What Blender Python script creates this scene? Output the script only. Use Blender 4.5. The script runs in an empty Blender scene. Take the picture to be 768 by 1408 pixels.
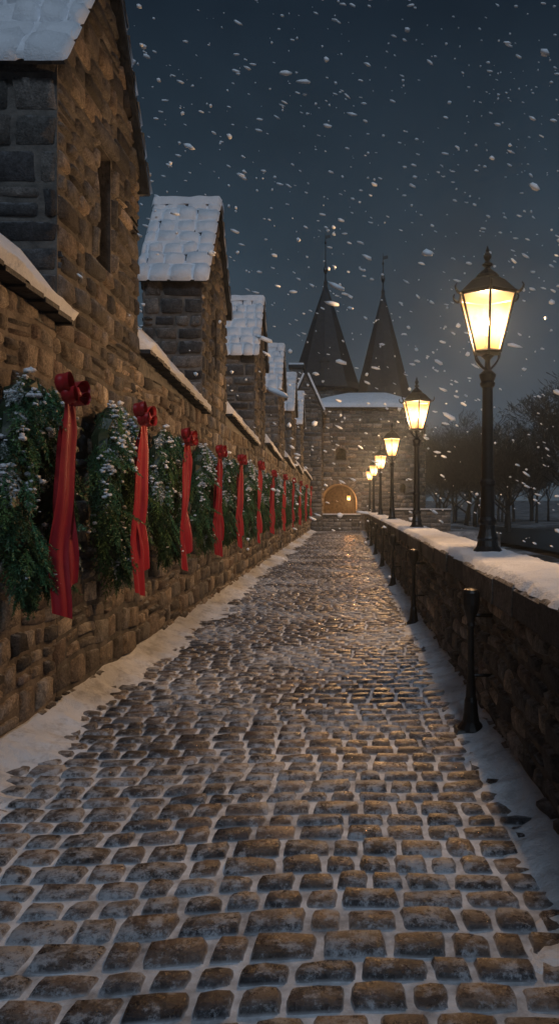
import bpy, math, random
import numpy as np
from mathutils import Vector, noise as mnoise
R=math.radians
rng=random.Random(7); nr=np.random.RandomState(11)
scene=bpy.context.scene
scene.view_settings.view_transform='Standard'; scene.view_settings.look='None'; scene.view_settings.exposure=0
COL=scene.collection
USE_HAZE=True

# ------------------------------------------------------------ helpers
def link(o,parent=None):
    COL.objects.link(o)
    if parent is not None: o.parent=parent
    return o
def empty(name,loc=(0,0,0),rot=(0,0,0),scale=(1,1,1)):
    e=bpy.data.objects.new(name,None); e.empty_display_size=.2
    e.location=loc; e.rotation_euler=rot; e.scale=scale
    COL.objects.link(e); return e
def make_mesh(name,verts,faces,mat=None,smooth=True,cols=None,mats=None,midx=None):
    me=bpy.data.meshes.new(name)
    v=verts.tolist() if hasattr(verts,'tolist') else verts
    f=faces.tolist() if hasattr(faces,'tolist') else faces
    me.from_pydata(v,[],f); me.update()
    if smooth: me.polygons.foreach_set('use_smooth',[True]*len(me.polygons))
    if cols is not None:
        a=me.color_attributes.new('Col','FLOAT_COLOR','POINT')
        c=np.ones((len(me.vertices),4),dtype=np.float32); c[:,:3]=np.asarray(cols)[:,:3]
        a.data.foreach_set('color',c.ravel())
    if mats:
        for m in mats: me.materials.append(m)
        if midx is not None: me.polygons.foreach_set('material_index',np.asarray(midx,dtype=np.int32))
    elif mat: me.materials.append(mat)
    return me
def mobj(name,verts,faces,mat=None,smooth=True,cols=None,parent=None,**k):
    me=make_mesh(name,verts,faces,mat,smooth,cols,**k)
    return link(bpy.data.objects.new(name,me),parent)
def box(name,x0,x1,y0,y1,z0,z1,mat,parent=None):
    v=[(x0,y0,z0),(x1,y0,z0),(x1,y1,z0),(x0,y1,z0),(x0,y0,z1),(x1,y0,z1),(x1,y1,z1),(x0,y1,z1)]
    f=[(0,3,2,1),(4,5,6,7),(0,1,5,4),(1,2,6,5),(2,3,7,6),(3,0,4,7)]
    return mobj(name,v,f,mat,False,parent=parent)
def lathe(profile,n=16,cx=0,cy=0,rot=0):
    v=[];f=[]
    for r,z in profile:
        for k in range(n):
            a=rot+2*math.pi*k/n; v.append((cx+r*math.cos(a),cy+r*math.sin(a),z))
    for i in range(len(profile)-1):
        for k in range(n):
            k2=(k+1)%n; f.append((i*n+k,i*n+k2,(i+1)*n+k2,(i+1)*n+k))
    f.append(tuple(range(n))[::-1]); f.append(tuple(range((len(profile)-1)*n,len(profile)*n)))
    return v,f
def tube(p0,p1,r0,r1,n=6):
    p0=np.array(p0,float);p1=np.array(p1,float);d=p1-p0;d/=np.linalg.norm(d)+1e-9
    a=np.array([0,0,1.]) if abs(d[2])<.9 else np.array([1.,0,0])
    s=np.cross(d,a);s/=np.linalg.norm(s);t=np.cross(d,s)
    v=[]
    for p,r in ((p0,r0),(p1,r1)):
        for k in range(n):
            q=2*math.pi*k/n; v.append(tuple(p+r*(math.cos(q)*s+math.sin(q)*t)))
    f=[(k,(k+1)%n,n+(k+1)%n,n+k) for k in range(n)]+[tuple(range(n))[::-1],tuple(range(n,2*n))]
    return v,f
class Acc:
    def __init__(s): s.v=[];s.f=[];s.c=[];s.m=[];s.n=0
    def add(s,v,f,c=None,m=0):
        v=np.asarray(v,float)
        s.v.append(v); s.f.extend([tuple(i+s.n for i in q) for q in f]); s.m.extend([m]*len(f))
        if c is not None: s.c.append(np.tile(np.asarray(c,float)[:3],(len(v),1)))
        s.n+=len(v)
    def mesh(s,name,mat=None,smooth=True,mats=None):
        return make_mesh(name,np.concatenate(s.v),s.f,mat,smooth,np.concatenate(s.c) if s.c else None,mats=mats,midx=s.m if mats else None)
    def obj(s,name,mat=None,smooth=True,parent=None,mats=None):
        return link(bpy.data.objects.new(name,s.mesh(name,mat,smooth,mats)),parent)
def fnoise(x,y,z=0): return mnoise.noise(Vector((x,y,z)))

# ------------------------------------------------------------ materials
def newmat(name):
    m=bpy.data.materials.new(name); m.use_nodes=True
    nt=m.node_tree; b=nt.nodes['Principled BSDF']; return m,nt,b
def N(nt,t,**k):
    n=nt.nodes.new(t)
    for a,b in k.items(): setattr(n,a,b)
    return n
def L(nt,a,b): nt.links.new(a,b)
def noise(nt,vec,scale,detail=4,rough=.55):
    n=N(nt,'ShaderNodeTexNoise'); n.inputs['Scale'].default_value=scale; n.inputs['Detail'].default_value=detail
    n.inputs['Roughness'].default_value=rough
    if vec is not None: L(nt,vec,n.inputs['Vector'])
    return n.outputs['Fac']
def maprange(nt,val,a,b,c,d,smooth=False):
    n=N(nt,'ShaderNodeMapRange')
    if smooth: n.interpolation_type='SMOOTHSTEP'
    L(nt,val,n.inputs['Value'])
    for i,x in zip(('From Min','From Max','To Min','To Max'),(a,b,c,d)):
        if isinstance(x,(int,float)): n.inputs[i].default_value=x
        else: L(nt,x,n.inputs[i])
    return n.outputs[0]
def math_(nt,op,a,b):
    n=N(nt,'ShaderNodeMath',operation=op)
    for i,x in enumerate((a,b)):
        if isinstance(x,(int,float)): n.inputs[i].default_value=x
        else: L(nt,x,n.inputs[i])
    return n.outputs[0]
def mixc(nt,fac,a,b,mode='MIX'):
    n=N(nt,'ShaderNodeMix',data_type='RGBA',blend_type=mode)
    if isinstance(fac,(int,float)): n.inputs[0].default_value=fac
    else: L(nt,fac,n.inputs[0])
    for i,x in ((6,a),(7,b)):
        if isinstance(x,tuple): n.inputs[i].default_value=(*x,1)
        else: L(nt,x,n.inputs[i])
    return n.outputs[2]
def bump(nt,b,h,strength,dist):
    n=N(nt,'ShaderNodeBump'); n.inputs['Strength'].default_value=strength; n.inputs['Distance'].default_value=dist
    L(nt,h,n.inputs['Height']); L(nt,n.outputs[0],b.inputs['Normal'])
def objco(nt):
    return N(nt,'ShaderNodeNewGeometry').outputs['Position']

def stone_mat(name,frost=.5,gain=1.0,rough=.75):
    m,nt,b=newmat(name)
    at=N(nt,'ShaderNodeAttribute',attribute_name='Col'); P=objco(nt)
    n1=noise(nt,P,11,7,.70); n2=noise(nt,P,60,5,.65)
    g=maprange(nt,n1,.32,.68,.45*gain,1.55*gain)
    g2=maprange(nt,n2,.3,.7,.45,1.5); g=math_(nt,'MULTIPLY',g,g2)
    cc=N(nt,'ShaderNodeCombineColor'); 
    for i in range(3): L(nt,g,cc.inputs[i])
    c=mixc(nt,1.0,at.outputs['Color'],cc.outputs[0],'MULTIPLY')
    stain=maprange(nt,noise(nt,P,.9,6,.65),.38,.65,0,.65)
    c=mixc(nt,stain,c,mixc(nt,1.0,c,(.50,.49,.48),'MULTIPLY'))
    geo=N(nt,'ShaderNodeNewGeometry'); sx=N(nt,'ShaderNodeSeparateXYZ'); L(nt,geo.outputs['Normal'],sx.inputs[0])
    up=maprange(nt,sx.outputs[2],.35,.8,0,1); nz=maprange(nt,noise(nt,P,14,5,.7),.45,.6,0,1)
    fr=math_(nt,'MULTIPLY',math_(nt,'MULTIPLY',up,nz),frost)
    c=mixc(nt,fr,c,(.62,.66,.72))
    L(nt,c,b.inputs['Base Color']); b.inputs['Roughness'].default_value=rough
    h=math_(nt,'ADD',noise(nt,P,34,9,.72),math_(nt,'MULTIPLY',n2,.4))
    bump(nt,b,h,1.0,.026); return m
M_stone=stone_mat('rubble_stone',.5,1.15)
M_stone_dark=stone_mat('ashlar_stone',.5,.95)
def simple_noise_mat(name,c1,c2,scale,rough=.85,bs=.5,bd=.01,bscale=40,metal=0):
    m,nt,b=newmat(name); P=objco(nt)
    f=maprange(nt,noise(nt,P,scale,6,.6),.35,.65,0,1)
    L(nt,mixc(nt,f,c1,c2),b.inputs['Base Color']); b.inputs['Roughness'].default_value=rough; b.inputs['Metallic'].default_value=metal
    bump(nt,b,noise(nt,P,bscale,6,.65),bs,bd); return m
M_mortar=simple_noise_mat('lime_mortar',(.11,.092,.078),(.28,.24,.20),6,.95,.9,.02,30)
M_mortar_dk=simple_noise_mat('old_mortar',(.06,.057,.054),(.17,.155,.14),6,.95,.9,.02,30)
M_iron=simple_noise_mat('cast_iron',(.006,.006,.007),(.015,.015,.016),12,.38,.3,.004,80,.2)
def slate():
    m,nt,b=newmat('roof_slate'); P=objco(nt)
    sx=N(nt,'ShaderNodeSeparateXYZ'); L(nt,P,sx.inputs[0])
    w=math_(nt,'FRACT',math_(nt,'MULTIPLY',sx.outputs[2],3.2),0.0)
    f=noise(nt,P,3,6,.7)
    c=mixc(nt,maprange(nt,f,.35,.65,0,1),(.010,.013,.017),(.028,.033,.040))
    fr=maprange(nt,noise(nt,P,1.3,8,.75),.62,.78,0,.15); c=mixc(nt,fr,c,(.5,.55,.6))
    L(nt,c,b.inputs['Base Color']); b.inputs['Roughness'].default_value=.6
    bump(nt,b,math_(nt,'ADD',w,noise(nt,P,8,4,.6)),.8,.04); return m
M_slate=slate()
def snow_mat(name='snow',tint=(.80,.84,.90),dirt=0.0):
    m,nt,b=newmat(name); P=objco(nt)
    f=maprange(nt,noise(nt,P,2.2,6,.6),.3,.7,.0,1)
    c=mixc(nt,f,tuple(x*.84 for x in tint),tint)
    if dirt>0:
        d=maprange(nt,noise(nt,P,7,8,.72),.5,.62,0,dirt); c=mixc(nt,d,c,(.11,.10,.10))
    L(nt,c,b.inputs['Base Color']); b.inputs['Roughness'].default_value=.7
    h=math_(nt,'ADD',noise(nt,P,9,5,.6),math_(nt,'MULTIPLY',noise(nt,P,70,4,.6),.35))
    bump(nt,b,h,.7,.04); return m
M_snow=snow_mat()
M_snow_edge=snow_mat('trodden_snow',(.76,.80,.86),.35)

def cobble_mat():
    m,nt,b=newmat('cobblestone'); P=objco(nt)
    at=N(nt,'ShaderNodeAttribute',attribute_name='Col')
    n1=noise(nt,P,14,7,.68); n2=noise(nt,P,80,5,.65)
    g=math_(nt,'MULTIPLY',maprange(nt,n1,.28,.72,.4,1.6),maprange(nt,n2,.3,.7,.5,1.45))
    cc=N(nt,'ShaderNodeCombineColor')
    for i in range(3): L(nt,g,cc.inputs[i])
    c=mixc(nt,1.0,at.outputs['Color'],cc.outputs[0],'MULTIPLY')
    sx=N(nt,'ShaderNodeSeparateXYZ'); L(nt,P,sx.inputs[0])
    low=maprange(nt,sx.outputs[2],-.012,.001,1,0)
    big=noise(nt,P,.9,3,.5)
    patch=noise(nt,P,11,12,.85)
    thr=math_(nt,'SUBTRACT',patch,maprange(nt,big,.35,.65,.05,-.06))
    top=maprange(nt,thr,.49,.58,0,.68)
    lowm=math_(nt,'MULTIPLY',low,maprange(nt,noise(nt,P,6,6,.7),.3,.6,.15,.85))
    f=math_(nt,'MAXIMUM',top,lowm)
    c=mixc(nt,f,c,(.56,.60,.66))
    L(nt,c,b.inputs['Base Color'])
    L(nt,maprange(nt,math_(nt,'ADD',n1,math_(nt,'MULTIPLY',f,.5)),.35,.9,.16,.7),b.inputs['Roughness'])
    h=math_(nt,'ADD',noise(nt,P,17,10,.72),math_(nt,'MULTIPLY',n2,.3))
    bump(nt,b,h,.9,.018); return m
M_cobble=cobble_mat()
def joint_mat():
    m,nt,b=newmat('snowy_joint'); P=objco(nt)
    f=maprange(nt,math_(nt,'ADD',math_(nt,'MULTIPLY',noise(nt,P,7,8,.7),.6),math_(nt,'MULTIPLY',noise(nt,P,.8,3,.5),.4)),.36,.56,0,1)
    L(nt,mixc(nt,f,(.18,.18,.19),(.72,.76,.82)),b.inputs['Base Color']); b.inputs['Roughness'].default_value=.85
    bump(nt,b,noise(nt,P,50,5,.7),.6,.01); return m
M_joint=joint_mat()
def velvet():
    m,nt,b=newmat('red_velvet'); P=objco(nt)
    L(nt,mixc(nt,noise(nt,P,18,5,.6),(.24,.003,.009),(.42,.007,.016)),b.inputs['Base Color'])
    b.inputs['Roughness'].default_value=.5; b.inputs['Sheen Weight'].default_value=.1
    bump(nt,b,noise(nt,P,120,3,.6),.2,.003); return m
M_red=velvet()
def needle():
    m,nt,b=newmat('fir_needles')
    at=N(nt,'ShaderNodeAttribute',attribute_name='Col'); L(nt,at.outputs['Color'],b.inputs['Base Color'])
    b.inputs['Roughness'].default_value=.5; return m
M_needle=needle()
M_bark=simple_noise_mat('tree_bark',(.02,.018,.016),(.04,.036,.032),5,.95,.4,.01,20)
def glass():
    m=bpy.data.materials.new('lamp_glass'); m.use_nodes=True; nt=m.node_tree; nt.nodes.clear()
    o=N(nt,'ShaderNodeOutputMaterial'); mx=N(nt,'ShaderNodeMixShader'); mx.inputs[0].default_value=.55
    t=N(nt,'ShaderNodeBsdfTransparent'); t.inputs[0].default_value=(1,.9,.7,1)
    e=N(nt,'ShaderNodeEmission'); tc=N(nt,'ShaderNodeTexCoord'); sx=N(nt,'ShaderNodeSeparateXYZ'); L(nt,tc.outputs['Object'],sx.inputs[0])
    d=math_(nt,'ABSOLUTE',math_(nt,'SUBTRACT',sx.outputs[2],2.03),0)
    k=maprange(nt,d,0,.30,1,0,True)
    k=math_(nt,'MULTIPLY',k,maprange(nt,noise(nt,tc.outputs['Object'],9,3,.5),.3,.7,.8,1.15))
    L(nt,mixc(nt,k,(1,.38,.07),(1,.66,.28)),e.inputs[0]); L(nt,maprange(nt,k,0,1,1.2,6.5),e.inputs[1])
    L(nt,t.outputs[0],mx.inputs[1]); L(nt,e.outputs[0],mx.inputs[2]); L(nt,mx.outputs[0],o.inputs[0]); return m
M_glass=glass()
def water():
    m,nt,b=newmat('river_water'); b.inputs['Base Color'].default_value=(.008,.012,.016,1); b.inputs['Roughness'].default_value=.3
    bump(nt,b,noise(nt,objco(nt),2.5,4,.6),.5,.1); return m
M_water=water()
def ground():
    m,nt,b=newmat('snowy_ground'); P=objco(nt)
    f=maprange(nt,noise(nt,P,.35,8,.7),.45,.62,0,1)
    L(nt,mixc(nt,f,(.04,.038,.034),(.4,.43,.48)),b.inputs['Base Color']); b.inputs['Roughness'].default_value=.9
    bump(nt,b,noise(nt,P,3,6,.7),.6,.1); return m
M_ground=ground()
def flake():
    m,nt,b=newmat('snowflake'); b.inputs['Base Color'].default_value=(.86,.92,.98,1); b.inputs['Roughness'].default_value=.6
    return m
M_flake=flake()

# ------------------------------------------------------------ stones
PAL_W=[(.22,.178,.145),(.31,.25,.195),(.11,.097,.086),(.18,.168,.158),(.40,.335,.265),(.060,.055,.054),(.26,.215,.17),(.17,.128,.105),(.20,.188,.175),(.09,.082,.078),(.33,.29,.25)]
PAL_D=[(.105,.10,.098),(.070,.070,.073),(.16,.147,.135),(.13,.125,.118),(.055,.053,.056),(.19,.17,.155)]
QUADS=[(r*5+c,r*5+c+1,(r+1)*5+c+1,(r+1)*5+c) for r in range(4) for c in range(4)]
def add_stone(acc,u0,u1,v0,v1,mapf,depth,col,wave,g=.008,clip=None,bev=.016,jf=1.0):
    w=u1-u0;h=v1-v0
    if w<.05 or h<.03: return
    b=min(bev,.2*w,.22*h)
    us=np.array([u0+g,u0+g+b,(u0+u1)/2+rng.uniform(-.15,.15)*w,u1-g-b,u1-g])
    vs=np.array([v0+g,v0+g+b,(v0+v1)/2+rng.uniform(-.15,.15)*h,v1-g-b,v1-g])
    U,V=np.meshgrid(us,vs); W=np.full((5,5),depth*.9)
    W+= rng.uniform(-.5,.5)*depth*(U-(u0+u1)/2)/w + rng.uniform(-.5,.5)*depth*(V-(v0+v1)/2)/h
    W[1:4,1:4]+=nr.uniform(-.3,.3,(3,3))*depth*.6
    W[0,:]=-.012;W[4,:]=-.012;W[:,0]=-.012;W[:,4]=-.012
    j=min(.018,.11*h)*jf
    du=nr.uniform(-j,j,5); dv=nr.uniform(-j,j,5); eu=nr.uniform(-j,j,5); ev=nr.uniform(-j,j,5)
    U[:,0:2]+=np.abs(du)[:,None]*.8; U[:,3:5]-=np.abs(eu)[:,None]*.8
    V[0:2,:]+=np.abs(dv)[None,:]*.8; V[3:5,:]-=np.abs(ev)[None,:]*.8
    if jf>=1:   # skew the sides a little so that joints are not all vertical
        sk_=rng.uniform(-.10,.10)*min(w,h*1.5); U+=sk_*(V-(v0+v1)/2)/h
    for (a,bb,su,sv) in ((0,0,1,1),(0,4,-1,1),(4,0,1,-1),(4,4,-1,-1)):
        c=b*rng.uniform(.4,1.0); U[a,bb]+=su*c;V[a,bb]+=sv*c
        a2=1 if a==0 else 3; b2=1 if bb==0 else 3; U[a2,b2]+=su*c*.5; V[a2,b2]+=sv*c*.5
    V=V+wave(U,V)
    if clip is not None: V=np.minimum(V,clip(U))
    p=mapf(U.ravel(),V.ravel(),W.ravel())
    acc.add(p,QUADS,col)
def lay(acc,U0,U1,V0,V1,hr,wr,mapf,pal,depth=.03,amp=.018,skip=None,clip=None,split=.18,g=.008,bev=.016,jf=1.0):
    v=V0;rows=[]
    while v<V1-.02:
        h=rng.uniform(*hr)
        if v+h>V1-hr[0]*.6: h=V1-v
        rows.append((v,v+h)); v+=h
    ph=[(rng.uniform(0,6),rng.uniform(0,6)) for _ in range(len(rows)+1)]
    for i,(a,b) in enumerate(rows):
        a0=0 if i==0 else amp; a1=0 if i==len(rows)-1 else amp
        def wave(U,V,a=a,b=b,i=i,a0=a0,a1=a1):
            t=np.clip((V-a)/(b-a),0,1)
            w0=a0*(np.sin(U*1.9+ph[i][0])+.8*np.sin(U*5.7+ph[i][1])); w1=a1*(np.sin(U*1.9+ph[i+1][0])+.8*np.sin(U*5.7+ph[i+1][1]))
            return (1-t)*w0+t*w1
        u=U0-rng.uniform(0,wr[0])
        while u<U1-.01:
            w=rng.uniform(*wr); w*=(.75+.5*(b-a)/hr[1])
            u1=min(u+w,U1)
            if U1-u1<wr[0]*.5: u1=U1
            ua=max(u,U0)
            def pc():
                c=np.array(pal[rng.randrange(len(pal))])*rng.uniform(.6,1.35); return c
            if not(skip and skip((ua+u1)/2,(a+b)/2)):
                if (b-a)>.13 and rng.random()<split:
                    s=a+(b-a)*rng.uniform(.4,.6)
                    add_stone(acc,ua,u1,a,s,mapf,depth*rng.uniform(.6,1.3),pc(),wave,g,clip,bev,jf)
                    add_stone(acc,ua,u1,s,b,mapf,depth*rng.uniform(.6,1.3),pc(),wave,g,clip,bev,jf)
                else:
                    add_stone(acc,ua,u1,a,b,mapf,depth*rng.uniform(.5,1.5),pc(),wave,g,clip,bev,jf)
            u=u1
def map_x(X,s):
    return lambda U,V,W: np.stack([X+s*W,U,V],1)
def map_y(Y,s):
    return lambda U,V,W: np.stack([U,Y+s*W,V],1)
def map_poly(pts):
    P=np.array(pts,float); d=np.diff(P,axis=0); ln=np.linalg.norm(d,axis=1); cum=np.concatenate([[0],np.cumsum(ln)])
    def f(U,V,W):
        i=np.clip(np.searchsorted(cum,U,side='right')-1,0,len(ln)-1)
        t=(U-cum[i]); dd=d[i]/ln[i][:,None]; p=P[i]+dd*t[:,None]
        n=np.stack([dd[:,1],-dd[:,0]],1)
        return np.stack([p[:,0]+n[:,0]*W,p[:,1]+n[:,1]*W,V],1)
    return f,cum[-1]

# ------------------------------------------------------------ terrain
XL,XR=-2.2,1.01; YE=43.0
gx=np.linspace(-1,1,60); gx=np.sign(gx)*np.abs(gx)**2*600
gy=np.linspace(-1,1,60); gy=np.sign(gy)*np.abs(gy)**2*600
V=[];
for y in gy:
    for x in gx:
        r=math.hypot(x,y); V.append((x,y,-1.3+.25*fnoise(x*.05,y*.05)+max(0,(r-150))*.012))
F=[(r*60+c,r*60+c+1,(r+1)*60+c+1,(r+1)*60+c) for r in range(59) for c in range(59)]
mobj('ground',V,F,M_ground)
V=[];F=[]
for i in range(60):
    y=-60+i*4; cx=14+3*math.sin(y*.05); 
    V+= [(cx-5.5,y,-1.0),(cx+5.5+1.5*math.sin(y*.11),y,-1.0)]
    if i: F.append((2*i-2,2*i-1,2*i+1,2*i))
mobj('river',V,F,M_water)
emb=empty('stone_embankment')
box('core',-4.2,1.5,-4,YE,-1.8,-.03,M_mortar_dk,emb)
box('terrace',-9,9,YE,62,-1.8,-.035,M_ground,emb)

# cobbled path
path=empty('cobblestone_path')
mobj('joints',[(XL-.1,-3,-.009),(XR+.1,-3,-.009),(XR+.1,YE+2,-.009),(XL-.1,YE+2,-.009)],[(0,1,2,3)],M_joint,parent=path)
acc=Acc()
PALC=[(.075,.070,.073),(.050,.050,.056),(.110,.090,.082),(.040,.041,.048),(.09,.088,.094),(.130,.100,.084),(.065,.062,.064)]
y=-2.0
while y<YE+1.5:
    h=rng.uniform(.125,.17); x=XL-rng.uniform(0,.2)
    while x<XR:
        w=rng.uniform(.13,.26); x1=min(x+w,XR+.02); g=rng.uniform(.001,.005)
        hh=h*rng.uniform(.95,1.0)
        if x1-x>.05:
            b=.013; us=np.array([x+g,x+g+b,(x+x1)/2,x1-g-b,x1-g]); vs=np.array([y+g,y+g+b,y+h/2,y+hh-g-b,y+hh-g])
            U,Vv=np.meshgrid(us,vs); 
            Z=np.full((5,5),.010+rng.uniform(-.005,.006)); Z[2,2]+=.002; Z+=(U-(x+x1)/2)*rng.uniform(-.06,.06)+(Vv-y-h/2)*rng.uniform(-.07,.07)
            Z[0,:]=Z[4,:]=-.020; Z[:,0]=Z[:,4]=-.020
            Z[1:4,1:4]+=nr.uniform(-.003,.003,(3,3))
            j=.008; a1,a2,a3,a4=(nr.uniform(0,j,5) for _ in range(4))
            U[:,0:2]+=a1[:,None]; U[:,3:5]-=a2[:,None]; Vv[0:2,:]+=a3[None,:]; Vv[3:5,:]-=a4[None,:]
            U+=rng.uniform(-.10,.10)*(Vv-y-h/2)
            for (a,bb,su,sv) in ((0,0,1,1),(0,4,-1,1),(4,0,1,-1),(4,4,-1,-1)):
                c=rng.uniform(.004,.015); U[a,bb]+=su*c;Vv[a,bb]+=sv*c
                p2=1 if a==0 else 3; q2=1 if bb==0 else 3; U[p2,q2]+=su*c*.6;Vv[p2,q2]+=sv*c*.6
            Vv=Vv+.05*np.sin((U+.6)*1.05)+.018*np.sin(U*3.1+y*.7)
            U=U+.012*np.sin(Vv*3)
            acc.add(np.stack([U.ravel(),Vv.ravel(),Z.ravel()],1),QUADS,np.array(PALC[rng.randrange(len(PALC))])*rng.uniform(.6,1.35))
        x=x1
    y+=h
acc.obj('cobbles',M_cobble,parent=path)

def verge(name,xw,sgn,width,hgt,seed):
    nx,ny=18,1100; V=[]
    for j in range(ny):
        y=-2+(YE+2)*j/(ny-1)
        wd=width*(1+.5*fnoise(seed,y*.7)+.4*fnoise(seed+5,y*2.6)+.35*fnoise(seed+9,y*8))
        for i in range(nx):
            s=i/(nx-1); x=xw+sgn*(s*wd*1.35-.03)
            z=hgt*(max(0,1-s)**1.5)*(1+.4*fnoise(x*3,y*3,seed))+.028*(1-s)+.02*fnoise(x*11,y*11,seed)*min(1,s*3)-.012*s*s-.004
            if i==nx-1: z=-.03
            V.append((x,y,z))
    F=[(r*nx+c,r*nx+c+1,(r+1)*nx+c+1,(r+1)*nx+c) for r in range(ny-1) for c in range(nx-1)]
    return mobj(name,V,F,M_snow_edge,parent=None)
verge('snow_bank',XL,1,.36,.11,1.3)
verge('snow_bank',XR,-1,.27,.07,8.1)

# ------------------------------------------------------------ left wall
PIERS=[5.5,10.95,17.1,22.9,28.4,33.6]; PW=2.1
wall=empty('stone_wall')
box('core',XL-.6,XL,-3,YE-.6,-.6,3.0,M_mortar,wall)
acc=Acc()
lay(acc,-1,9.5,0,3.02,(.10,.24),(.11,.36),map_x(XL,1),PAL_W,.030,.024,g=.007,split=.32)
lay(acc,9.5,YE-.6,0,3.02,(.13,.26),(.15,.44),map_x(XL,1),PAL_W,.034,.026,g=.011,split=.25)
acc.obj('stones',M_stone,parent=wall)
segs=[]; prev=-3.0
for p in PIERS: segs.append((prev,p)); prev=p+PW
segs.append((prev,YE-1))
ac_s=Acc(); ac_b=Acc()
for k,(a,b) in enumerate(segs):
    n=max(10,int((b-a)/.08))
    z0=3.22; z1=2.98
    if k==0: z0=3.5
    prof=[(.13,0.0),(.155,.05),(.13,.10),(.04,.20),(-.12,.36),(-.3,.52),(-.42,.52),(-.6,.3),(-.62,.0)]
    V=[];m=len(prof)
    for j in range(n+1):
        y=a+(b-a)*j/n; zb=z0+(z1-z0)*(y-a)/(b-a)
        for i,(px,pz) in enumerate(prof):
            nn=.035*fnoise(y*2.5,i*.6,k)+.02*fnoise(y*8,i*1.1,k+4)
            V.append((XL+px+(nn if i>0 else nn*.8),y,zb+pz+nn*(1 if i>0 else .5)))
    F=[(r*m+c,r*m+c+1,(r+1)*m+c+1,(r+1)*m+c) for r in range(n) for c in range(m-1)]
    F+= [tuple(range(m))[::-1],tuple(n*m+i for i in range(m))]
    ac_s.add(V,F)
    y=a
    while y<b-.02:
        y1=min(b,y+rng.uniform(.24,.32)); zc=z0+(z1-z0)*((y+y1)/2-a)/(b-a)+rng.uniform(-.006,.006)
        ex=XL+.14+rng.uniform(-.01,.015)
        ac_b.add([(XL-.6,y+.004,zc-.03),(ex,y+.004,zc-.03),(ex,y1-.004,zc-.03),(XL-.6,y1-.004,zc-.03),(XL-.6,y+.004,zc+.005),(ex,y+.004,zc+.005),(ex,y1-.004,zc+.005),(XL-.6,y1-.004,zc+.005)],
          [(0,3,2,1),(4,5,6,7),(0,1,5,4),(1,2,6,5),(2,3,7,6),(3,0,4,7)])
        y=y1
    V=[(XL+.01,a,2.9),(XL+.01,b,2.9),(XL+.01,b,z1-.02),(XL+.01,a,z0-.02)]
    ac_b.add(V,[(0,1,2,3)])
ac_s.obj('coping_snow',M_snow,parent=wall)
ac_b.obj('eave_slates',M_slate,False,parent=wall)

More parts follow.
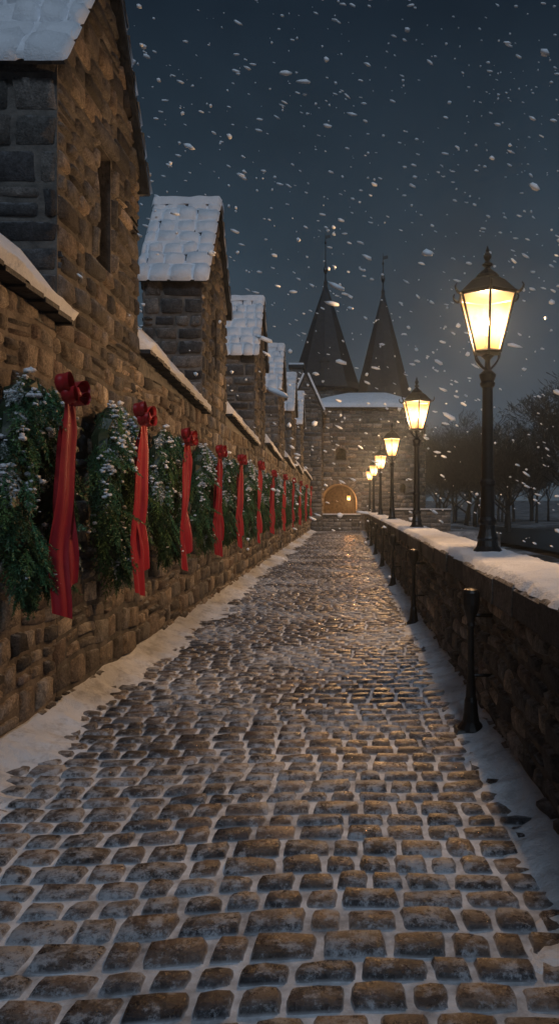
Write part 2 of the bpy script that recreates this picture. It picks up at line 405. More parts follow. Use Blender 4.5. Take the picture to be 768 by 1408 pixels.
ZE=4.98; PD=.88
def build_pier(y0,idx):
    e=empty('gabled_stone_turret'); y1=y0+PW; yc=(y0+y1)/2; xb=XL-PD
    ze=ZE+(.0,.05,.2,.3,.35,.4)[idx]; za=ze+1.5
    v=[(xb,y0,0),(XL,y0,0),(XL,y1,0),(xb,y1,0),(xb,y0,ze),(XL,y0,ze),(XL,y1,ze),(xb,y1,ze),(xb,yc,za),(XL,yc,za)]
    v=[(a+(.004 if a==XL else 0),b,c) for a,b,c in v]
    f=[(0,3,2,1),(0,1,5,4),(2,3,7,6),(1,2,6,9,5),(3,0,4,8,7),(4,5,9,8),(6,7,8,9)]
    core=mobj('core',v,f,M_mortar_dk,False,parent=e)
    zs0,zs1=ze-1.25,ze-.2
    cut=box('slit_cutter',XL-.35,XL+.3,yc-.19,yc+.19,zs0,zs1,M_mortar_dk)
    mod=core.modifiers.new('b','BOOLEAN'); mod.object=cut; mod.operation='DIFFERENCE'; mod.solver='EXACT'
    dg=bpy.context.evaluated_depsgraph_get(); me=bpy.data.meshes.new_from_object(core.evaluated_get(dg)); core.modifiers.clear(); core.data=me
    bpy.data.objects.remove(cut)
    acc=Acc()
    clip=lambda U: za-(np.abs(U-yc))*(za-ze)/(PW/2)-.01
    sk=lambda u,vv: (abs(u-yc)<.26 and zs0-.02<vv<zs1+.02) or vv>za-abs(u-yc)*1.43+.05
    lay(acc,y0+.0,y1,3.0,za,(.14,.25),(.16,.40),map_x(XL+.006,1),PAL_D+PAL_D+PAL_W[:5],.03,.014,skip=sk,clip=clip)
    for s in (-1,1):
        z=zs0
        while z<zs1-.05:
            z2=min(zs1,z+rng.uniform(.2,.3)); u0=yc+s*.19 if s>0 else yc-.19-.13
            add_stone(acc,u0,u0+.13,z,z2,map_x(XL+.012,1),.04,np.array(PAL_D[rng.randrange(6)])*1.2,lambda U,V:0*U); z=z2
    add_stone(acc,yc-.32,yc+.32,zs1,zs1+.2,map_x(XL+.012,1),.045,np.array(PAL_D[0])*1.2,lambda U,V:0*U)
    lay(acc,xb,XL+.02,2.7,ze,(.18,.30),(.2,.5),map_y(y0,-1),PAL_D,.03,.006,split=.12,g=.010)
    lay(acc,xb,XL+.02,2.7,ze,(.2,.32),(.25,.55),map_y(y1,1),PAL_D,.03,.006,split=.05)
    lay(acc,y0,y1,0,za,(.2,.32),(.25,.55),map_x(xb,-1),PAL_D,.03,.01,clip=clip,skip=lambda u,vv: vv>za-abs(u-yc)*1.43+.05)
    acc.obj('stones',M_stone_dark,parent=e)
    acc=Acc(); acs=Acc()
    L_=math.hypot(PW/2,za-ze); ext=.14
    for s in (-1,1):
        dirv=np.array([0,s*(PW/2)/L_,-(za-ze)/L_]); nv=np.array([0,s*(za-ze)/L_,(PW/2)/L_])
        o=np.array([0,yc,za])
        x0,x1=xb-.08,XL+.10; lv=L_+ext
        q=[]
        for w in (0.01,.06):
            for (xx,vv) in ((x0,-.0),(x1,-.0),(x1,lv),(x0,lv)): q.append(o+np.array([xx,0,0])+dirv*vv+nv*w)
        acc.add(q,[(0,3,2,1),(4,5,6,7),(0,1,5,4),(1,2,6,5),(2,3,7,6),(3,0,4,7)])
        # snow pads lying on the individual stone tiles; tile joints stay faintly visible, bridged here and there
        def rm(U,V,W,o=o,dirv=dirv,nv=nv):
            W=W+.062+np.array([.014*fnoise(a*5,b*5,idx+s) for a,b in zip(U,V)])*(W>0)
            return o+np.stack([U,0*U,0*U],1)+V[:,None]*dirv+W[:,None]*nv
        lay(acs,x0-.02,x1+.03,.0,lv+.03,(.24,.31),(.18,.30),rm,[(.8,.8,.8)],.058,.008,split=0,g=-.002,bev=.030,jf=.35)
        nu,nvv=70,90; V=[]
        for j in range(nvv+1):
            vv=-.01+(lv+.02)*j/nvv
            for i in range(nu+1):
                xx=x0-.01+(x1-x0+.02)*i/nu
                w=.078+.055*fnoise(xx*2.4+idx*3,vv*2.4,s*2)+.02*fnoise(xx*9,vv*9,idx)
                if i in (0,nu) or j==nvv: w=.055
                V.append(o+np.array([xx,0,0])+dirv*vv+nv*w)
        m=nu+1; acs.add(V,[(r*m+c,r*m+c+1,(r+1)*m+c+1,(r+1)*m+c) for r in range(nvv) for c in range(nu)],(.8,.8,.8))
        q=[]
        nu=30
        for i in range(nu+1):
            xx=x0-.04+(x1-x0+.08)*i/nu
            for k,(vv,w) in enumerate(((-.02,.15),(.06,.145),(.14,.11))):
                q.append(o+np.array([xx,0,0])+dirv*(vv+.02*fnoise(xx*6,k,idx))+nv*((w+.02*fnoise(xx*4,k,s))*(1 if 0<i<nu else .5)))
        acs.add(q,[(i*3+k,i*3+k+1,(i+1)*3+k+1,(i+1)*3+k) for i in range(nu) for k in range(2)],(.8,.8,.8))
    acc.obj('roof_slab',M_slate,False,parent=e)
    acs.obj('roof_snow',M_snow,parent=e)
for i,p in enumerate(PIERS): build_pier(p,i)

# ------------------------------------------------------------ right parapet
par=empty('stone_parapet')
PT=.95; CT=1.13
box('core',XR,XR+.42,-3,YE,-1.4,PT,M_mortar_dk,par)
acc=Acc()
PAL_P=PAL_W+[tuple(np.array(c)*1.2) for c in PAL_D]
lay(acc,-1,12,0,PT,(.10,.22),(.13,.38),map_x(XR,-1),PAL_P,.03,.02,g=.008)
lay(acc,12,YE,0,PT,(.14,.25),(.2,.42),map_x(XR,-1),PAL_P,.03)
lay(acc,-1,YE,-1.3,PT,(.2,.35),(.3,.6),map_x(XR+.42,1),PAL_P,.035)
acc.obj('stones',M_stone,parent=par)
acc=Acc(); y=-3.0
while y<YE:
    y1=min(YE,y+rng.uniform(.32,.62)); x0=XR-.07+rng.uniform(-.012,.012); zt=CT+rng.uniform(-.008,.008); c=np.array(PAL_D[rng.randrange(6)])*rng.uniform(.8,1.3)
    b=.018; a,bb=y+.005,y1-.005; x1=XR+.50
    V=[];
    for (z,ins) in ((PT+.002,.0),(PT+.03,0),(zt-b,0),(zt,b)):
        V+=[(x0+ins+rng.uniform(-.004,.004),a+ins,z),(x1-ins,a+ins,z),(x1-ins,bb-ins,z),(x0+ins+rng.uniform(-.004,.004),bb-ins,z)]
    F=[(0,3,2,1),(12,13,14,15)]
    for r in range(3):
        for k in range(4): F.append((r*4+k,r*4+(k+1)%4,(r+1)*4+(k+1)%4,(r+1)*4+k))
    acc.add(V,F,c); y=y1
acc.obj('coping_stones',M_stone_dark,False,parent=par)
nx,ny=18,1200; V=[]
for j in range(ny):
    y=-3+(YE+3)*j/(ny-1)
    e0=XR-.065+.025*fnoise(3,y*2)+.025*fnoise(4,y*7); e1=XR+.49
    for i in range(nx):
        s=i/(nx-1); x=e0+(e1-e0)*s
        w=.055+.022*fnoise(x*2,y*1.3,2)+.012*fnoise(x*12,y*12,3)
        ed=min(s,1-s)*(e1-e0)/.05
        w*=math.sqrt(min(1,ed))
        V.append((x,y,CT-.006+w))
mobj('coping_snow',V,[(r*nx+c,r*nx+c+1,(r+1)*nx+c+1,(r+1)*nx+c) for r in range(ny-1) for c in range(nx-1)],M_snow,parent=par)

# ------------------------------------------------------------ street lamps
def lamp_meshes():
    a=Acc()
    prof=[(.11,0),(.115,.03),(.10,.05),(.085,.07),(.075,.12),(.082,.14),(.075,.16),(.062,.22),(.058,.26),(.07,.28),(.07,.30),(.055,.33),(.052,.60),(.062,.62),(.062,.645),(.048,.67),(.040,1.48),(.055,1.50),(.06,1.52),(.05,1.54),(.062,1.575),(.066,1.60),(.05,1.62),(.03,1.64),(.022,1.68),(.02,1.73),(.035,1.75),(.05,1.765),(.03,1.78)]
    a.add(*lathe([(r*1.15,z) for r,z in prof],20))
    zb,zt,rb,rt=1.80,2.30,.125,.265; n=6; off=math.pi/6
    A=[off+k*2*math.pi/n for k in range(n)]
    P=lambda r,z,t:(r*math.cos(t),r*math.sin(t),z)
    for k in range(n):
        t,t2=A[k],A[(k+1)%n]
        a.add(*tube(P(rb,zb,t),P(rt,zt,t),.012,.012,6))
        a.add(*tube(P(rb,zb,t),P(rb,zb,t2),.014,.014,6)); a.add(*tube(P(rt,zt,t),P(rt,zt,t2),.016,.016,6))
        pts=[P(rt-.01,zt+.0,t),P(rt+.035,zt-.005,t),P(rt+.065,zt+.02,t),P(rt+.075,zt+.05,t),P(rt+.06,zt+.075,t)]
        rr=[.014,.013,.011,.009,.006]
        for i in range(4): a.add(*tube(pts[i],pts[i+1],rr[i],rr[i+1],6))
        q=[]
        for i in range(9):
            s=i/8; r=.02+.10*math.sin(s*math.pi*.62)**1.0; z=1.64+.17*s; q.append(P(r,z,t))
        for i in range(8): a.add(*tube(q[i],q[i+1],.008,.008,5))
    a.add(*lathe([(.02,1.775),(.12,1.785),(.13,1.80),(.12,1.812),(.02,1.815)],6,rot=off))
    a.add(*lathe([(.275,zt-.005),(.285,zt+.012),(.262,zt+.03),(.215,zt+.075),(.165,zt+.125),(.12,zt+.155),(.085,zt+.165)],6,rot=off),)
    a.add(*lathe([(.10,zt+.155),(.105,zt+.175),(.085,zt+.20),(.055,zt+.225),(.03,zt+.245),(.022,zt+.26),(.045,zt+.275),(.05,zt+.285),(.03,zt+.30),(.016,zt+.315),(.03,zt+.335),(.037,zt+.355),(.03,zt+.375),(.014,zt+.395),(.018,zt+.41),(.010,zt+.43),(.002,zt+.455)],16))
    iron=a.mesh('iron',M_iron,False)
    v=[];f=[]
    for k in range(n):
        t,t2=A[k],A[(k+1)%n]; m=len(v)
        v+=[P(rb-.004,zb+.01,t),P(rb-.004,zb+.01,t2),P(rt-.006,zt-.005,t2),P(rt-.006,zt-.005,t)]; f.append((m,m+1,m+2,m+3))
    gl=make_mesh('glass_panes',v,f,M_glass,False)
    b=Acc(); b.add(*lathe([(.028,1.81),(.03,1.85),(.018,1.87),(.018,1.93),(.026,1.945)],10))
    return iron,gl,b.mesh('burner',M_iron,True)
LM=lamp_meshes()
LAMPS=[6.5,13.2,20.6,28.0,35.3,41.6]
for i,y in enumerate(LAMPS):
    e=empty('street_lamp',(XR+.235,y,CT+.025),(0,0,rng.uniform(-.1,.1)))
    for nm,me in zip(('iron_post_and_frame','glass_panes','burner'),LM): link(bpy.data.objects.new(nm,me),e)
    li=bpy.data.lights.new('lamp_light','POINT'); li.energy=580; li.color=(1,.63,.37); li.shadow_soft_size=.06
    o=link(bpy.data.objects.new('lamp_light',li),e); o.location=(0,0,2.06)

a=Acc()
a.add(*lathe([(.10,-.02),(.10,.03),(.085,.05),(.06,.08),(.05,.14),(.045,.22),(.036,.25),(.03,.36),(.024,.44),(.022,.72),(.03,.75),(.026,.77),(.03,.80),(.055,.86),(.062,.90),(.062,.98),(.05,1.0),(.02,1.01)],14))
a.add(*tube((0,0,.82),(.16,0,.82),.014,.014,6)); a.add(*tube((0,0,.40),(.16,0,.40),.012,.012,6))
a.add([(-.13,-.10,-.02),(.11,-.10,-.02),(.11,.10,-.02),(-.13,.10,-.02),(-.10,-.08,.035),(.09,-.08,.035),(.09,.08,.035),(-.10,.08,.035)],[(0,3,2,1),(4,5,6,7),(0,1,5,4),(1,2,6,5),(2,3,7,6),(3,0,4,7)])
bm_=a.mesh('iron_bollard',M_iron,False)
for y in (5.1,9.55,13.95,18.3,22.7,27.1,31.5):
    o=link(bpy.data.objects.new('iron_bollard',bm_)); o.location=(XR-.15,y,0)

# ------------------------------------------------------------ wreaths
def sprig_template():
    T=[]
    def twig(o,d,ln,sc):
        o=np.array(o,float); d=np.array(d,float); d/=np.linalg.norm(d)
        n=int(ln/.0075)
        for i in range(n):
            s=i/n; p=o+d*ln*s
            for k in range(2):
                ang=rng.uniform(0,6.28) ; side=np.array([-d[1],d[0],0])*math.cos(ang)+np.array([0,0,1.])*math.sin(ang)*.7
                nd=d*.7+side; nd/=np.linalg.norm(nd); nl=sc*rng.uniform(.7,1.15)*(1-.35*s)
                w=np.cross(nd,np.array([rng.uniform(-1,1),rng.uniform(-1,1),rng.uniform(-1,1)])); w/=np.linalg.norm(w)+1e-6
                T.append([p-w*.0034,p+w*.0034,p+nd*nl])
        T.append([o-np.array([0,0,.003]),o+np.array([0,0,.003]),o+d*ln])
    twig((0,0,0),(1,0,0),.27,.030)
    for i in range(4):
        s=.03+.05*i
        for sg in (-1,1): twig((s,0,0),(1,sg*.75,rng.uniform(-.2,.1)),.12-.022*i,.026)
    return np.array(T)
TP=[sprig_template() for _ in range(3)]
def ico(n=2):
    import bmesh
    bm=bmesh.new(); bmesh.ops.create_icosphere(bm,subdivisions=n,radius=1); v=np.array([x.co[:] for x in bm.verts]); f=[tuple(q.index for q in p.verts) for p in bm.faces]; bm.free(); return v,f
ICV,ICF=ico()
def wreath_mesh(seed):
    r=random.Random(seed); allv=[];allc=[];blobs=Acc()
    A_,B_=.35,.57
    def add(k,base,d,up,col,scale):
        d=d/np.linalg.norm(d); s=np.cross(up,d); s/=np.linalg.norm(s)+1e-9; u=np.cross(d,s)
        M=np.stack([d,s,u],0)*scale
        t=TP[k]@M+base
        allv.append(t.reshape(-1,3)); c=np.tile(np.array(col),(len(t)*3,1))
        c*=np.repeat(nr.uniform(.6,1.5,len(t)),3)[:,None]; allc.append(c)
    for i in range(310):
        ph=r.uniform(0,2*math.pi); ps=r.uniform(-1.9,1.9)
        rad=np.array([0,math.cos(ph),math.sin(ph)]); tan=np.array([0,-math.sin(ph),math.cos(ph)])*r.choice([-1,1])
        C=np.array([.15,A_*math.cos(ph),B_*math.sin(ph)])
        dr=math.cos(ps)*np.array([1,0,0])+math.sin(ps)*rad
        rr=r.uniform(.02,.13); base=C+dr*rr
        base[0]=max(base[0],.03)
        d=dr*r.uniform(.2,.55)+tan*r.uniform(.1,.35)+np.array([0,0,-r.uniform(.55,1.4)])
        if base[0]+d[0]*.2<.02: d[0]=.1
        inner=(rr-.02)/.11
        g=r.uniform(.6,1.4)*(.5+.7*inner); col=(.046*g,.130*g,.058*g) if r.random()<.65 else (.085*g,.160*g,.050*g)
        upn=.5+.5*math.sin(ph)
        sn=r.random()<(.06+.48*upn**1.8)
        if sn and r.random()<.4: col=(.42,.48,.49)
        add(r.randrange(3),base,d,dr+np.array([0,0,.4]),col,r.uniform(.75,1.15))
        if sn and rr>.04:
            dn=d/np.linalg.norm(d)
            for q in range(r.randrange(5,13)):
                p=base+dn*r.uniform(.0,.2)+np.array([r.uniform(-.03,.03),r.uniform(-.045,.045),r.uniform(.0,.03)])
                a=r.uniform(.005,.024)
                v=ICV*np.array([a*r.uniform(.7,1.4),a*r.uniform(.7,1.5),a*r.uniform(.4,.8)])
                v=v*(1+.45*np.sin(ICV[:,[1]]*5+r.uniform(0,6))*np.cos(ICV[:,[0]]*4+r.uniform(0,6)))+p
                blobs.add(v,ICF)
    rv=[];rf=[];n1,n2=40,8
    for i in range(n1):
        t=2*math.pi*i/n1
        for j in range(n2):
            q=2*math.pi*j/n2; k=.085*(1+.25*math.sin(i*2.3+j)); rv.append((.13+k*math.cos(q),(A_+k*math.sin(q))*math.cos(t),(B_+k*math.sin(q))*math.sin(t)))
            rf.append((i*n2+j,((i+1)%n1)*n2+j,((i+1)%n1)*n2+(j+1)%n2,i*n2+(j+1)%n2))
    v=np.concatenate(allv); c=np.concatenate(allc); nt=len(v)//3
    f=[(3*i,3*i+1,3*i+2) for i in range(nt)]+[tuple(q+len(v) for q in ff) for ff in rf]
    v=np.concatenate([v,np.array(rv)]); c=np.concatenate([c,np.tile([.012,.030,.015],(len(rv),1))])
    return make_mesh('fir_branches',v,f,M_needle,False,c), blobs.mesh('snow_clumps',M_snow)
def ribbon_mesh(seed):
    a=Acc()
    def strip(path,wd,nw=10,fa=.009,fk=9):
        V=[]
        for p,w in zip(path,wd):
            w=np.array(w); nn=np.array([-w[1],w[0],0]); nn/=np.linalg.norm(nn)+1e-9
            for i in range(nw+1):
                s=i/nw-.5
                V.append(np.array(p)+w*s+nn*fa*math.sin(s*fk+seed+p[2]*1.5))
        m=nw+1;n=len(path); a.add(V,[(q*m+c,q*m+c+1,(q+1)*m+c+1,(q+1)*m+c) for q in range(n-1) for c in range(nw)])
    x0,z0=.39,.56
    for sg,ln,ph in ((-1,1.46,0.3),(1,1.28,1.9)):
        P=[];W=[]
        for i in range(56):
            t=i/55; z=z0-ln*t
            ang=1.08+.25*math.sin(t*5+ph+seed)
            wd=.135*(.35+.65*min(1,t*6))
            P.append((x0-.02+.02*math.sin(t*6+ph)+.006*math.sin(t*15+ph),sg*(.008+.028*min(1,t*2))+.018*math.sin(t*5+ph),z))
            W.append((wd*math.cos(ang),wd*math.sin(ang),.05*sg if i==55 else .008*sg))
        strip(P,W)
    for sg in (-1,1):
        for lay_,(sz,tz) in enumerate(((1.05,.035),(.8,-.035))):
            P=[];W=[]
            for i in range(25):
                t=i/24*2*math.pi
                y=sg*(.085-.085*math.cos(t))*sz*1.15; z=z0+tz+.066*math.sin(t)*sz*(.4+.6*abs(math.sin(t/2)))+.03*(1-math.cos(t))*.5
                x=x0+.015+.02*lay_; w=.09*(.4+.6*abs(math.sin(t/2)))
                P.append((x,y,z)); W.append((w,.02*sg,.015))
            strip(P,W,fa=.005)
    v=ICV*np.array([.036,.034,.038])*(1+.14*np.sin(ICV[:,[2]]*9)); a.add(v+np.array([x0+.035,0,z0+.01]),ICF)
    return a.mesh('ribbon_bow',M_red)
WM=[wreath_mesh(3),wreath_mesh(14)]; RM=[ribbon_mesh(0),ribbon_mesh(2),ribbon_mesh(4)]
WY=[4.62,6.3,8.05,10.1,12.1,14.7,17.3,20.4,23.7,27.2,31,35]
for i,y in enumerate(WY):
    sc=rng.uniform(.95,1.05)
    e=empty('christmas_wreath',(XL+.04,y,1.76),(rng.uniform(-.05,.05),0,rng.uniform(-.03,.03)),(1,sc,sc))
    w=WM[i%2]; link(bpy.data.objects.new('fir_branches',w[0]),e); link(bpy.data.objects.new('snow_clumps',w[1]),e)
    link(bpy.data.objects.new('ribbon_bow',RM[i%3]),e)

# ------------------------------------------------------------ castle gate and towers
gate=empty('castle_gatehouse')
pts=[(-2.9,52),(-2.9,46.2),(-2.5,45.2),(-2.1,45.0),(2.6,45.0)]
for k in range(1,9):
    t=-math.pi/2+k/8*math.pi/2; pts.append((2.6+2.4*math.cos(t),47.4+2.4*math.sin(t)))
pts.append((5.0,52))
H=7.5
n=len(pts); v=[(x,y,-.2) for x,y in pts]+[(x,y,H) for x,y in pts]
f=[(i,(i+1)%n,n+(i+1)%n,n+i) for i in range(n)]+[tuple(range(n))[::-1],tuple(range(n,2*n))]
core=mobj('core',v,f,M_mortar_dk,False,parent=gate)
AX,AW,AS=-.55,1.1,1.75
def arch_poly(cx,hw,z0,sp,n=14):
    p=[(cx-hw,z0),(cx-hw,sp)]+[(cx-hw*math.cos(math.pi*k/n),sp+hw*math.sin(math.pi*k/n)) for k in range(1,n)]+[(cx+hw,sp),(cx+hw,z0)]
    return p
def cutter(poly,y0,y1):
    n=len(poly); v=[(x,y0,z) for x,z in poly]+[(x,y1,z) for x,z in poly]
    f=[tuple(range(n)),tuple(range(n,2*n))[::-1]]+[(i,n+i,n+(i+1)%n,(i+1)%n) for i in range(n)]
    return mobj('cutter',v,f,None,False)
def boolcut(ob,c):
    import bmesh
    bm=bmesh.new();bm.from_mesh(c.data);bmesh.ops.recalc_face_normals(bm,faces=bm.faces);bm.to_mesh(c.data);bm.free()
    bm=bmesh.new();bm.from_mesh(ob.data);bmesh.ops.recalc_face_normals(bm,faces=bm.faces);bm.to_mesh(ob.data);bm.free()
    mod=ob.modifiers.new('b','BOOLEAN'); mod.object=c; mod.solver='EXACT'
    dg=bpy.context.evaluated_depsgraph_get(); me=bpy.data.meshes.new_from_object(ob.evaluated_get(dg)); ob.modifiers.clear(); ob.data=me
    bpy.data.objects.remove(c)
boolcut(core,cutter(arch_poly(AX,AW,-.1,AS),43,50.5))
WINS=[(-.45,.32,4.3,4.75),(2.4,.22,4.6,5.0),(3.4,.18,2.3,2.7)]
for (cx,hw,z0,sp) in WINS: boolcut(core,cutter(arch_poly(cx,hw,z0,sp,8),44,46.0 if cx<3 else 46.2))
mp,LL=map_poly(pts)
u_off=np.hypot(*(np.array(pts[1])-pts[0]))+np.hypot(.4,1.0)+np.hypot(.4,.2)
def sk(u,vv):
    x=u-u_off-2.1
    if abs(x-AX)<AW+.22 and vv<AS: return True
    if math.hypot(x-AX,vv-AS)<AW+.25: return True
    for (cx,hw,z0,sp) in WINS:
        if abs(x-cx)<hw+.15 and z0-.1<vv<sp+hw+.1: return True
    return False
acc=Acc(); lay(acc,0,LL,0,H,(.2,.34),(.3,.7),mp,[tuple(np.array(c)*.8) for c in PAL_W]+PAL_D,.05,.02,skip=sk,g=.015)
for (cx,hw,z0,sp,th) in [(AX,AW,0,AS,.35)]+[(a,b,c,d,.16) for a,b,c,d in WINS[:2]]:
    K=13 if th>.2 else 7
    for k in range(K):
        t0,t1=math.pi*k/K,math.pi*(k+1)/K
        mf=lambda U,V_,W: np.stack([cx-V_*np.cos(U),45-W,sp+V_*np.sin(U)],1)
        us=np.linspace(t0+.02,t1-.02,5); vs=np.linspace(hw,hw+th,5); U,V_=np.meshgrid(us,vs); W=np.full((5,5),.07); W[0,:]=W[4,:]=W[:,0]=W[:,4]=-.01
        acc.add(mf(U.ravel(),V_.ravel(),W.ravel()),QUADS,np.array(PAL_W[0])*rng.uniform(.6,1.1))
    for s in (-1,1):
        z=z0
        while z<sp-.05:
            z2=min(sp,z+.33); a0=cx+s*hw if s>0 else cx-hw-th*.8
            add_stone(acc,a0,a0+th*.8,z,z2,map_y(45,-1),.06,np.array(PAL_W[0])*rng.uniform(.6,1.1),lambda U,V:0*U); z=z2
acc.obj('stones',M_stone,parent=gate)
cxm,cym=1.6,48.4
def roof_ring(off,z): return [(x+(x-cxm)*off,y+(y-cym)*off,z) for x,y in pts]
rings=[roof_ring(.06,H-.02),roof_ring(.08,H+.06)]
v=sum(rings,[]); f=[(i,(i+1)%n,n+(i+1)%n,n+i) for i in range(n)]+[tuple(range(n))[::-1],tuple(range(n,2*n))]
mobj('cornice',v,f,M_slate,False,parent=gate)
rings=[roof_ring(.075,H+.065),roof_ring(.07,H+.22),roof_ring(.0,H+.42),roof_ring(-.3,H+.9),roof_ring(-.6,H+1.3),roof_ring(-.97,H+1.5)]
v=[];
for q,rg in enumerate(rings): v+=[(x,y,z+.05*fnoise(x*1.5,y*1.5,q)) for x,y,z in rg]
f=[(q*n+i,q*n+(i+1)%n,(q+1)*n+(i+1)%n,(q+1)*n+i) for q in range(5) for i in range(n)]+[tuple(range(5*n,6*n))]
mobj('roof_snow',v,f,M_snow,parent=gate)
g=Acc(); g.add(*lathe([(.09,2.0),(.13,2.3)],6)); gl=g.obj('gate_lantern_glass',M_glass,False,parent=gate); gl.location=(AX+.6,47.6,-.15)
gi=Acc(); gi.add(*lathe([(.16,2.3),(.05,2.42),(.01,2.5)],6)); gi.add(*tube((0,0,2.45),(0,0,2.9),.012,.012)); gi.add(*lathe([(.10,1.97),(.10,2.0)],6)); o=gi.obj('gate_lantern_iron',M_iron,False,parent=gate); o.location=(AX+.6,47.6,-.15)
li=bpy.data.lights.new('gate_light','POINT'); li.energy=260; li.color=(1,.42,.13); li.shadow_soft_size=.08
o=link(bpy.data.objects.new('gate_light',li),gate); o.location=(AX+.7,47.5,1.7)

def spired(name,cx,cy,r,zb,za,zf,rb):
    e=empty(name)
    N_=28; P_=[(cx+rb*math.cos(-t),cy+rb*math.sin(-t)) for t in np.linspace(2*math.pi,0,N_+1)]
    mp,LL=map_poly(P_)
    v,f=lathe([(rb,-.2),(rb,zb+.1)],28,cx,cy); mobj('core',v,f,M_mortar_dk,False,parent=e)
    acc=Acc(); lay(acc,0,LL,4.5,zb,(.22,.36),(.35,.7),mp,PAL_D,.04,.015,g=.015); acc.obj('stones',M_stone_dark,parent=e)
    h=za-zb
    prof=[(r*1.0,zb-.12),(r*1.02,zb),(r*.93,zb+.05*h),(r*.86,zb+.12*h),(r*.65,zb+.34*h),(r*.43,zb+.58*h),(r*.23,zb+.79*h),(r*.09,zb+.93*h),(.09,za)]
    v,f=lathe(prof,10,cx,cy,rot=math.pi/10); mobj('spire_roof',v,f,M_slate,False,parent=e)
    v,f=lathe([(.13,za-.1),(.14,za+.1),(.06,za+.3),(.05,za+.7),(.13,za+.85),(.16,za+1.0),(.13,za+1.15),(.04,za+1.3),(.03,zf-.9),(.09,zf-.8),(.03,zf-.65),(.015,zf)],10,cx,cy); mobj('finial',v,f,M_iron,False,parent=e)
    s=Acc(); s.add([(cx-.02,cy,zf-.5),(cx+.35,cy,zf-.42),(cx+.35,cy,zf-.18),(cx-.02,cy,zf-.26)],[(0,1,2,3)]); s.obj('weather_vane',M_iron,False,parent=e)
    dz=zb+.16*h; rr=r*.80
    box('dormer',cx-.25,cx+.25,cy-rr-.05,cy-rr+.8,dz,dz+.5,M_slate,e)
    v=[(cx-.33,cy-rr-.12,dz+.5),(cx+.33,cy-rr-.12,dz+.5),(cx,cy-rr-.12,dz+.9),(cx-.33,cy-rr+.9,dz+.5),(cx+.33,cy-rr+.9,dz+.5),(cx,cy-rr+.9,dz+.9)]
    mobj('dormer_roof',v,[(0,1,2),(3,5,4),(0,2,5,3),(1,4,5,2),(0,3,4,1)],M_slate,False,parent=e)
spired('spired_tower',-1.65,53.5,2.75,9.9,17.8,21.6,2.35)
spired('spired_tower',2.55,53.0,2.4,8.5,17.0,19.9,2.0)

def house(name,x0,x1,y0,y1,ze,za):
    e=empty(name); xc=(x0+x1)/2
    v=[(x0,y0,-.2),(x1,y0,-.2),(x1,y1,-.2),(x0,y1,-.2),(x0,y0,ze),(x1,y0,ze),(x1,y1,ze),(x0,y1,ze),(xc,y0,za),(xc,y1,za)]
    mobj('core',v,[(0,3,2,1),(0,1,5,8,4),(2,3,7,9,6),(1,2,6,5),(3,0,4,7),(4,8,9,7),(5,6,9,8)],M_mortar_dk,False,parent=e)
    acc=Acc(); k=(za-ze)/((x1-x0)/2)
    lay(acc,x0,x1,0,za,(.2,.32),(.3,.6),map_y(y0,-1),PAL_D,.04,.01,clip=lambda U: za-np.abs(U-xc)*k-.02,skip=lambda u,vv: vv>za-abs(u-xc)*k+.05,g=.012)
    lay(acc,y0,y1,0,ze,(.2,.32),(.3,.6),map_x(x1,1),PAL_D,.04,.01,g=.012)
    acc.obj('stones',M_stone_dark,parent=e)
    for nm,w0,w1,mt,ov in (('roof',.0,.08,M_slate,.12),('roof_snow',.085,.2,M_snow,.09)):
        a=Acc()
        for s in (-1,1):
            hw=(x1-x0)/2; Ln=math.hypot(hw,za-ze); d=np.array([s*hw/Ln,0,-(za-ze)/Ln]); nn=np.array([s*(za-ze)/Ln,0,hw/Ln]); o=np.array([xc,0,za]); q=[]
            for w in (w0,w1):
                for (yy,t) in ((y0-ov,0),(y1+ov,0),(y1+ov,Ln+.15),(y0-ov,Ln+.15)): q.append(o+d*t+nn*w+np.array([0,yy,0]))
            a.add(q,[(0,3,2,1),(4,5,6,7),(0,1,5,4),(1,2,6,5),(2,3,7,6),(3,0,4,7)])
        a.obj(nm,mt,False,parent=e)
    return e
house('gabled_stone_house',-3.35,-1.55,42.6,45.0,7.2,9.2)
ch=empty('stone_chimney'); box('stack',-3.7,-2.9,46.5,47.3,5,10.3,M_mortar_dk,ch); box('cap',-3.8,-2.8,46.4,47.4,10.3,10.5,M_slate,ch); box('snow',-3.77,-2.83,46.43,47.37,10.5,10.62,M_snow,ch)
def lowwall(x0,x1,y0,y1,h):
    e=empty('low_stone_wall'); box('core',x0,x1,y0,y1,-.2,h,M_mortar_dk,e)
    acc=Acc(); lay(acc,x0,x1,0,h,(.18,.3),(.25,.55),map_y(y0,-1),PAL_D,.03,.01); acc.obj('stones',M_stone,parent=e)
    box('coping',x0-.05,x1+.05,y0-.07,y1+.07,h+.002,h+.12,M_slate,e); box('snow',x0-.03,x1+.03,y0-.05,y1+.05,h+.122,h+.17,M_snow,e)
lowwall(-1.6,.72,43.3,43.7,.85)
lowwall(2.6,6.2,44.0,44.4,1.15)

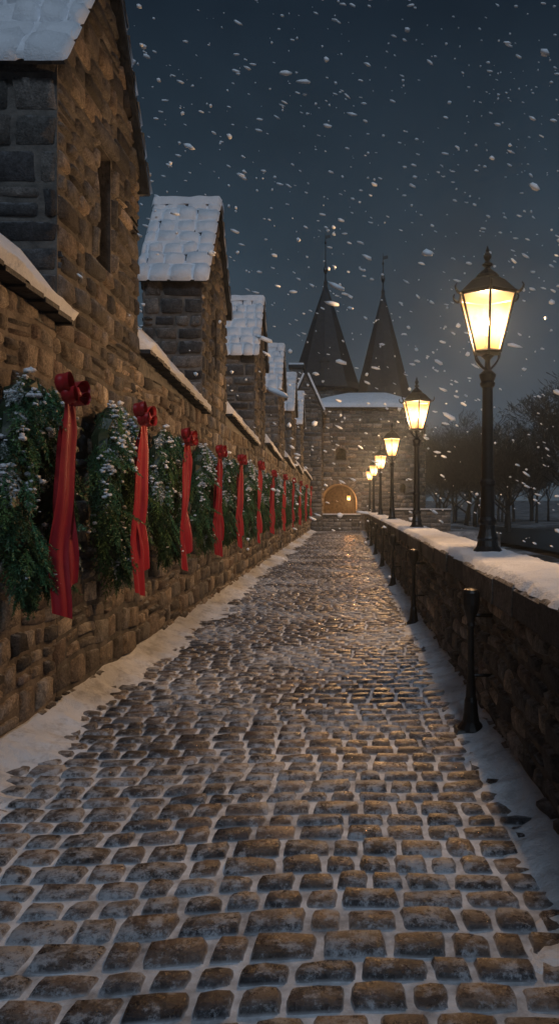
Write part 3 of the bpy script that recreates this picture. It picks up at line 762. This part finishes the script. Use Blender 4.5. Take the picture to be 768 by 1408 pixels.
# ------------------------------------------------------------ trees
def tree_segments(seed,hgt):
    r=random.Random(seed); segs=[]
    def grow(p,d,ln,rad,lv):
        n=4 if lv<3 else 2
        for i in range(n):
            q=p+d*(ln/n); r1=rad*(1-.38/n*1.2)
            segs.append((p,q,rad,r1))
            p=q;rad=r1
            d=d+np.array([r.uniform(-1,1),r.uniform(-1,1),r.uniform(-.5,.8)])*(.13 if lv<2 else .2); d/=np.linalg.norm(d)
            if lv<6 and (lv>0 or i>=1) and r.random()<.8:
                side=np.array([r.uniform(-1,1),r.uniform(-1,1),r.uniform(0,.5)]); nd=d*.6+side/np.linalg.norm(side)*.85; nd/=np.linalg.norm(nd)
                grow(p,nd,ln*r.uniform(.5,.75),rad*.55,lv+1)
        if lv<6:
            for _ in range(2):
                side=np.array([r.uniform(-1,1),r.uniform(-1,1),r.uniform(-.1,.5)]); nd=d*.9+side/np.linalg.norm(side)*.6; nd/=np.linalg.norm(nd)
                grow(p,nd,ln*r.uniform(.6,.78),rad*.7,lv+1)
    grow(np.zeros(3),np.array([0,0,1.]),hgt*.3,hgt*.02,0)
    if len(segs)>7000:
        big=[s for s in segs if s[2]>.02]; sm=[s for s in segs if s[2]<=.02]; r.shuffle(sm); segs=big+sm[:max(0,7000-len(big))]
    A=np.array([s[0] for s in segs]);B=np.array([s[1] for s in segs]);ra=np.array([max(s[2],.016) for s in segs]);rb=np.array([max(s[3],.013) for s in segs])
    D=B-A; D/=np.linalg.norm(D,axis=1)[:,None]+1e-9
    S=np.cross(D,np.array([.31,.87,.12])); S/=np.linalg.norm(S,axis=1)[:,None]; T=np.cross(D,S); V=[]
    for P_,rr in ((A,ra),(B,rb)):
        for k in range(3):
            t=2*math.pi*k/3; V.append(P_+rr[:,None]*(math.cos(t)*S+math.sin(t)*T))
    V=np.stack(V,1).reshape(-1,3)
    V*=hgt/V[:,2].max()
    b=np.arange(len(segs))*6; F=np.concatenate([np.stack([b+k,b+(k+1)%3,b+3+(k+1)%3,b+3+k],1) for k in range(3)])
    return V,F
TS=[tree_segments(s,10) for s in (1,5,9)]
TM=[make_mesh('bare_tree',v,f,M_bark) for v,f in TS]
for (x,y,s,k) in [(12.0,74,1.15,0),(15.0,68,1.0,1),(18.8,62,1.5,2),(17.5,80,1.35,0),(23,70,1.55,1),(9.4,70,.9,2),(22.5,58,1.4,0),(13.5,78,1.35,2)]:
    o=link(bpy.data.objects.new('bare_tree',TM[k])); o.location=(x,y,-1.3); o.scale=(s*1.15,s*1.15,s); o.rotation_euler=(0,0,rng.uniform(0,6))
vs=[];fs=[];n0=0
for i in range(34):
    v,f=TS[i%3]; s=rng.uniform(1.0,1.6); a=rng.uniform(0,6.28); x=6+i*1.6+rng.uniform(-1,1); y=rng.uniform(86,125)
    c_,s_=math.cos(a),math.sin(a); M=np.array([[c_,s_,0],[-s_,c_,0],[0,0,1]])*s
    vs.append(v@M+np.array([x,y,-1.3])); fs.append(f+n0); n0+=len(v)
mobj('distant_trees',np.concatenate(vs),np.concatenate(fs),M_bark)

# ------------------------------------------------------------ falling snow (one object)
acc=Acc(); iv,iff=ico(1)
for i in range(4200):
    x=rng.uniform(-9,13); y=2.6+27*rng.random()**1.15; z=rng.uniform(.4,19)
    s=(.004+.012*rng.random()**1.6)*(1+.08*y)*(1.9 if rng.random()<.12 else 1); el=rng.choice([1,1.2,2.0,2.8,3.6])
    d=np.array([rng.uniform(.7,1.2),rng.uniform(-.3,.3),-rng.uniform(.1,.6)]); d/=np.linalg.norm(d)
    if y<9 and z<2.2: continue
    v=iv*s*(1+.3*nr.uniform(-1,1,(len(iv),1))); v=v+np.outer(v@d,d)*(el-1)
    acc.add(v+np.array([x,y,z]),iff)
acc.obj('falling_snow',M_flake)

# ------------------------------------------------------------ haze volume
if USE_HAZE:
    fog=box('winter_haze',-70,90,-6,140,-1.9,26,None)
    m=bpy.data.materials.new('haze'); m.use_nodes=True; nt=m.node_tree; nt.nodes.clear()
    o=N(nt,'ShaderNodeOutputMaterial'); vsn=N(nt,'ShaderNodeVolumeScatter'); vsn.inputs['Color'].default_value=(.72,.87,1,1); vsn.inputs['Density'].default_value=.0019; vsn.inputs['Anisotropy'].default_value=.80
    L(nt,vsn.outputs[0],o.inputs['Volume']); fog.data.materials.append(m)

# ------------------------------------------------------------ world and moonlight
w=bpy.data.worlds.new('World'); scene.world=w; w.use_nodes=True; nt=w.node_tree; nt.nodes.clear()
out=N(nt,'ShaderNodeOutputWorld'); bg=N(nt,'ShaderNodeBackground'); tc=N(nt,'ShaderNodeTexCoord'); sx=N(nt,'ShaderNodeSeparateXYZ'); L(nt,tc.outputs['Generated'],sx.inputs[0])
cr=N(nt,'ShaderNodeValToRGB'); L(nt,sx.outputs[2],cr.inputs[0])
els=[(0,(.060,.086,.114)),(.12,(.054,.079,.108)),(.32,(.025,.043,.063)),(.56,(.0075,.0145,.0245)),(.75,(.015,.024,.036)),(1,(.046,.064,.088))]  # zenith stops, above the frame, are brightened as added soft fill light
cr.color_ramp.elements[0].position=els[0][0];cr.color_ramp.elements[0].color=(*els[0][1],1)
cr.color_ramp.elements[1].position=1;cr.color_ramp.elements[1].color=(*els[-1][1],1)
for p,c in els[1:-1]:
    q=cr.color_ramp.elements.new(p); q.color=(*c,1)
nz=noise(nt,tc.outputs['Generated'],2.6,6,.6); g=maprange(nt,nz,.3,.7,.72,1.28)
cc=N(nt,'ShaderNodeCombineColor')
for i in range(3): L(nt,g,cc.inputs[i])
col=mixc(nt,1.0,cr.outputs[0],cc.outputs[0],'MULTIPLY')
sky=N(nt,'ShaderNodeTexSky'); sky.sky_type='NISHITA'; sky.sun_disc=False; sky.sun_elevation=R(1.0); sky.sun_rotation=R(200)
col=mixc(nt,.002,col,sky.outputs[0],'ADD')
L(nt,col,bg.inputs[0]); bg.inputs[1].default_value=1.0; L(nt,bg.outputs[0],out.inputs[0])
s=bpy.data.lights.new('moonlight','SUN'); s.energy=.78; s.angle=R(12); s.color=(.66,.81,1.0)
so=link(bpy.data.objects.new('moonlight',s)); d=Vector((-.07,.85,-.66)); so.rotation_euler=d.to_track_quat('-Z','Y').to_euler()

# ------------------------------------------------------------ camera
cam=bpy.data.cameras.new('camera'); cam.sensor_fit='VERTICAL'; cam.sensor_height=24; cam.lens=24*1000/1408
cam.shift_x=-94/1408; cam.shift_y=-11/1408; cam.clip_end=2000; cam.clip_start=.05
co=link(bpy.data.objects.new('camera',cam)); co.location=(0,0,1.6); co.rotation_euler=(R(90),0,0)
scene.camera=co
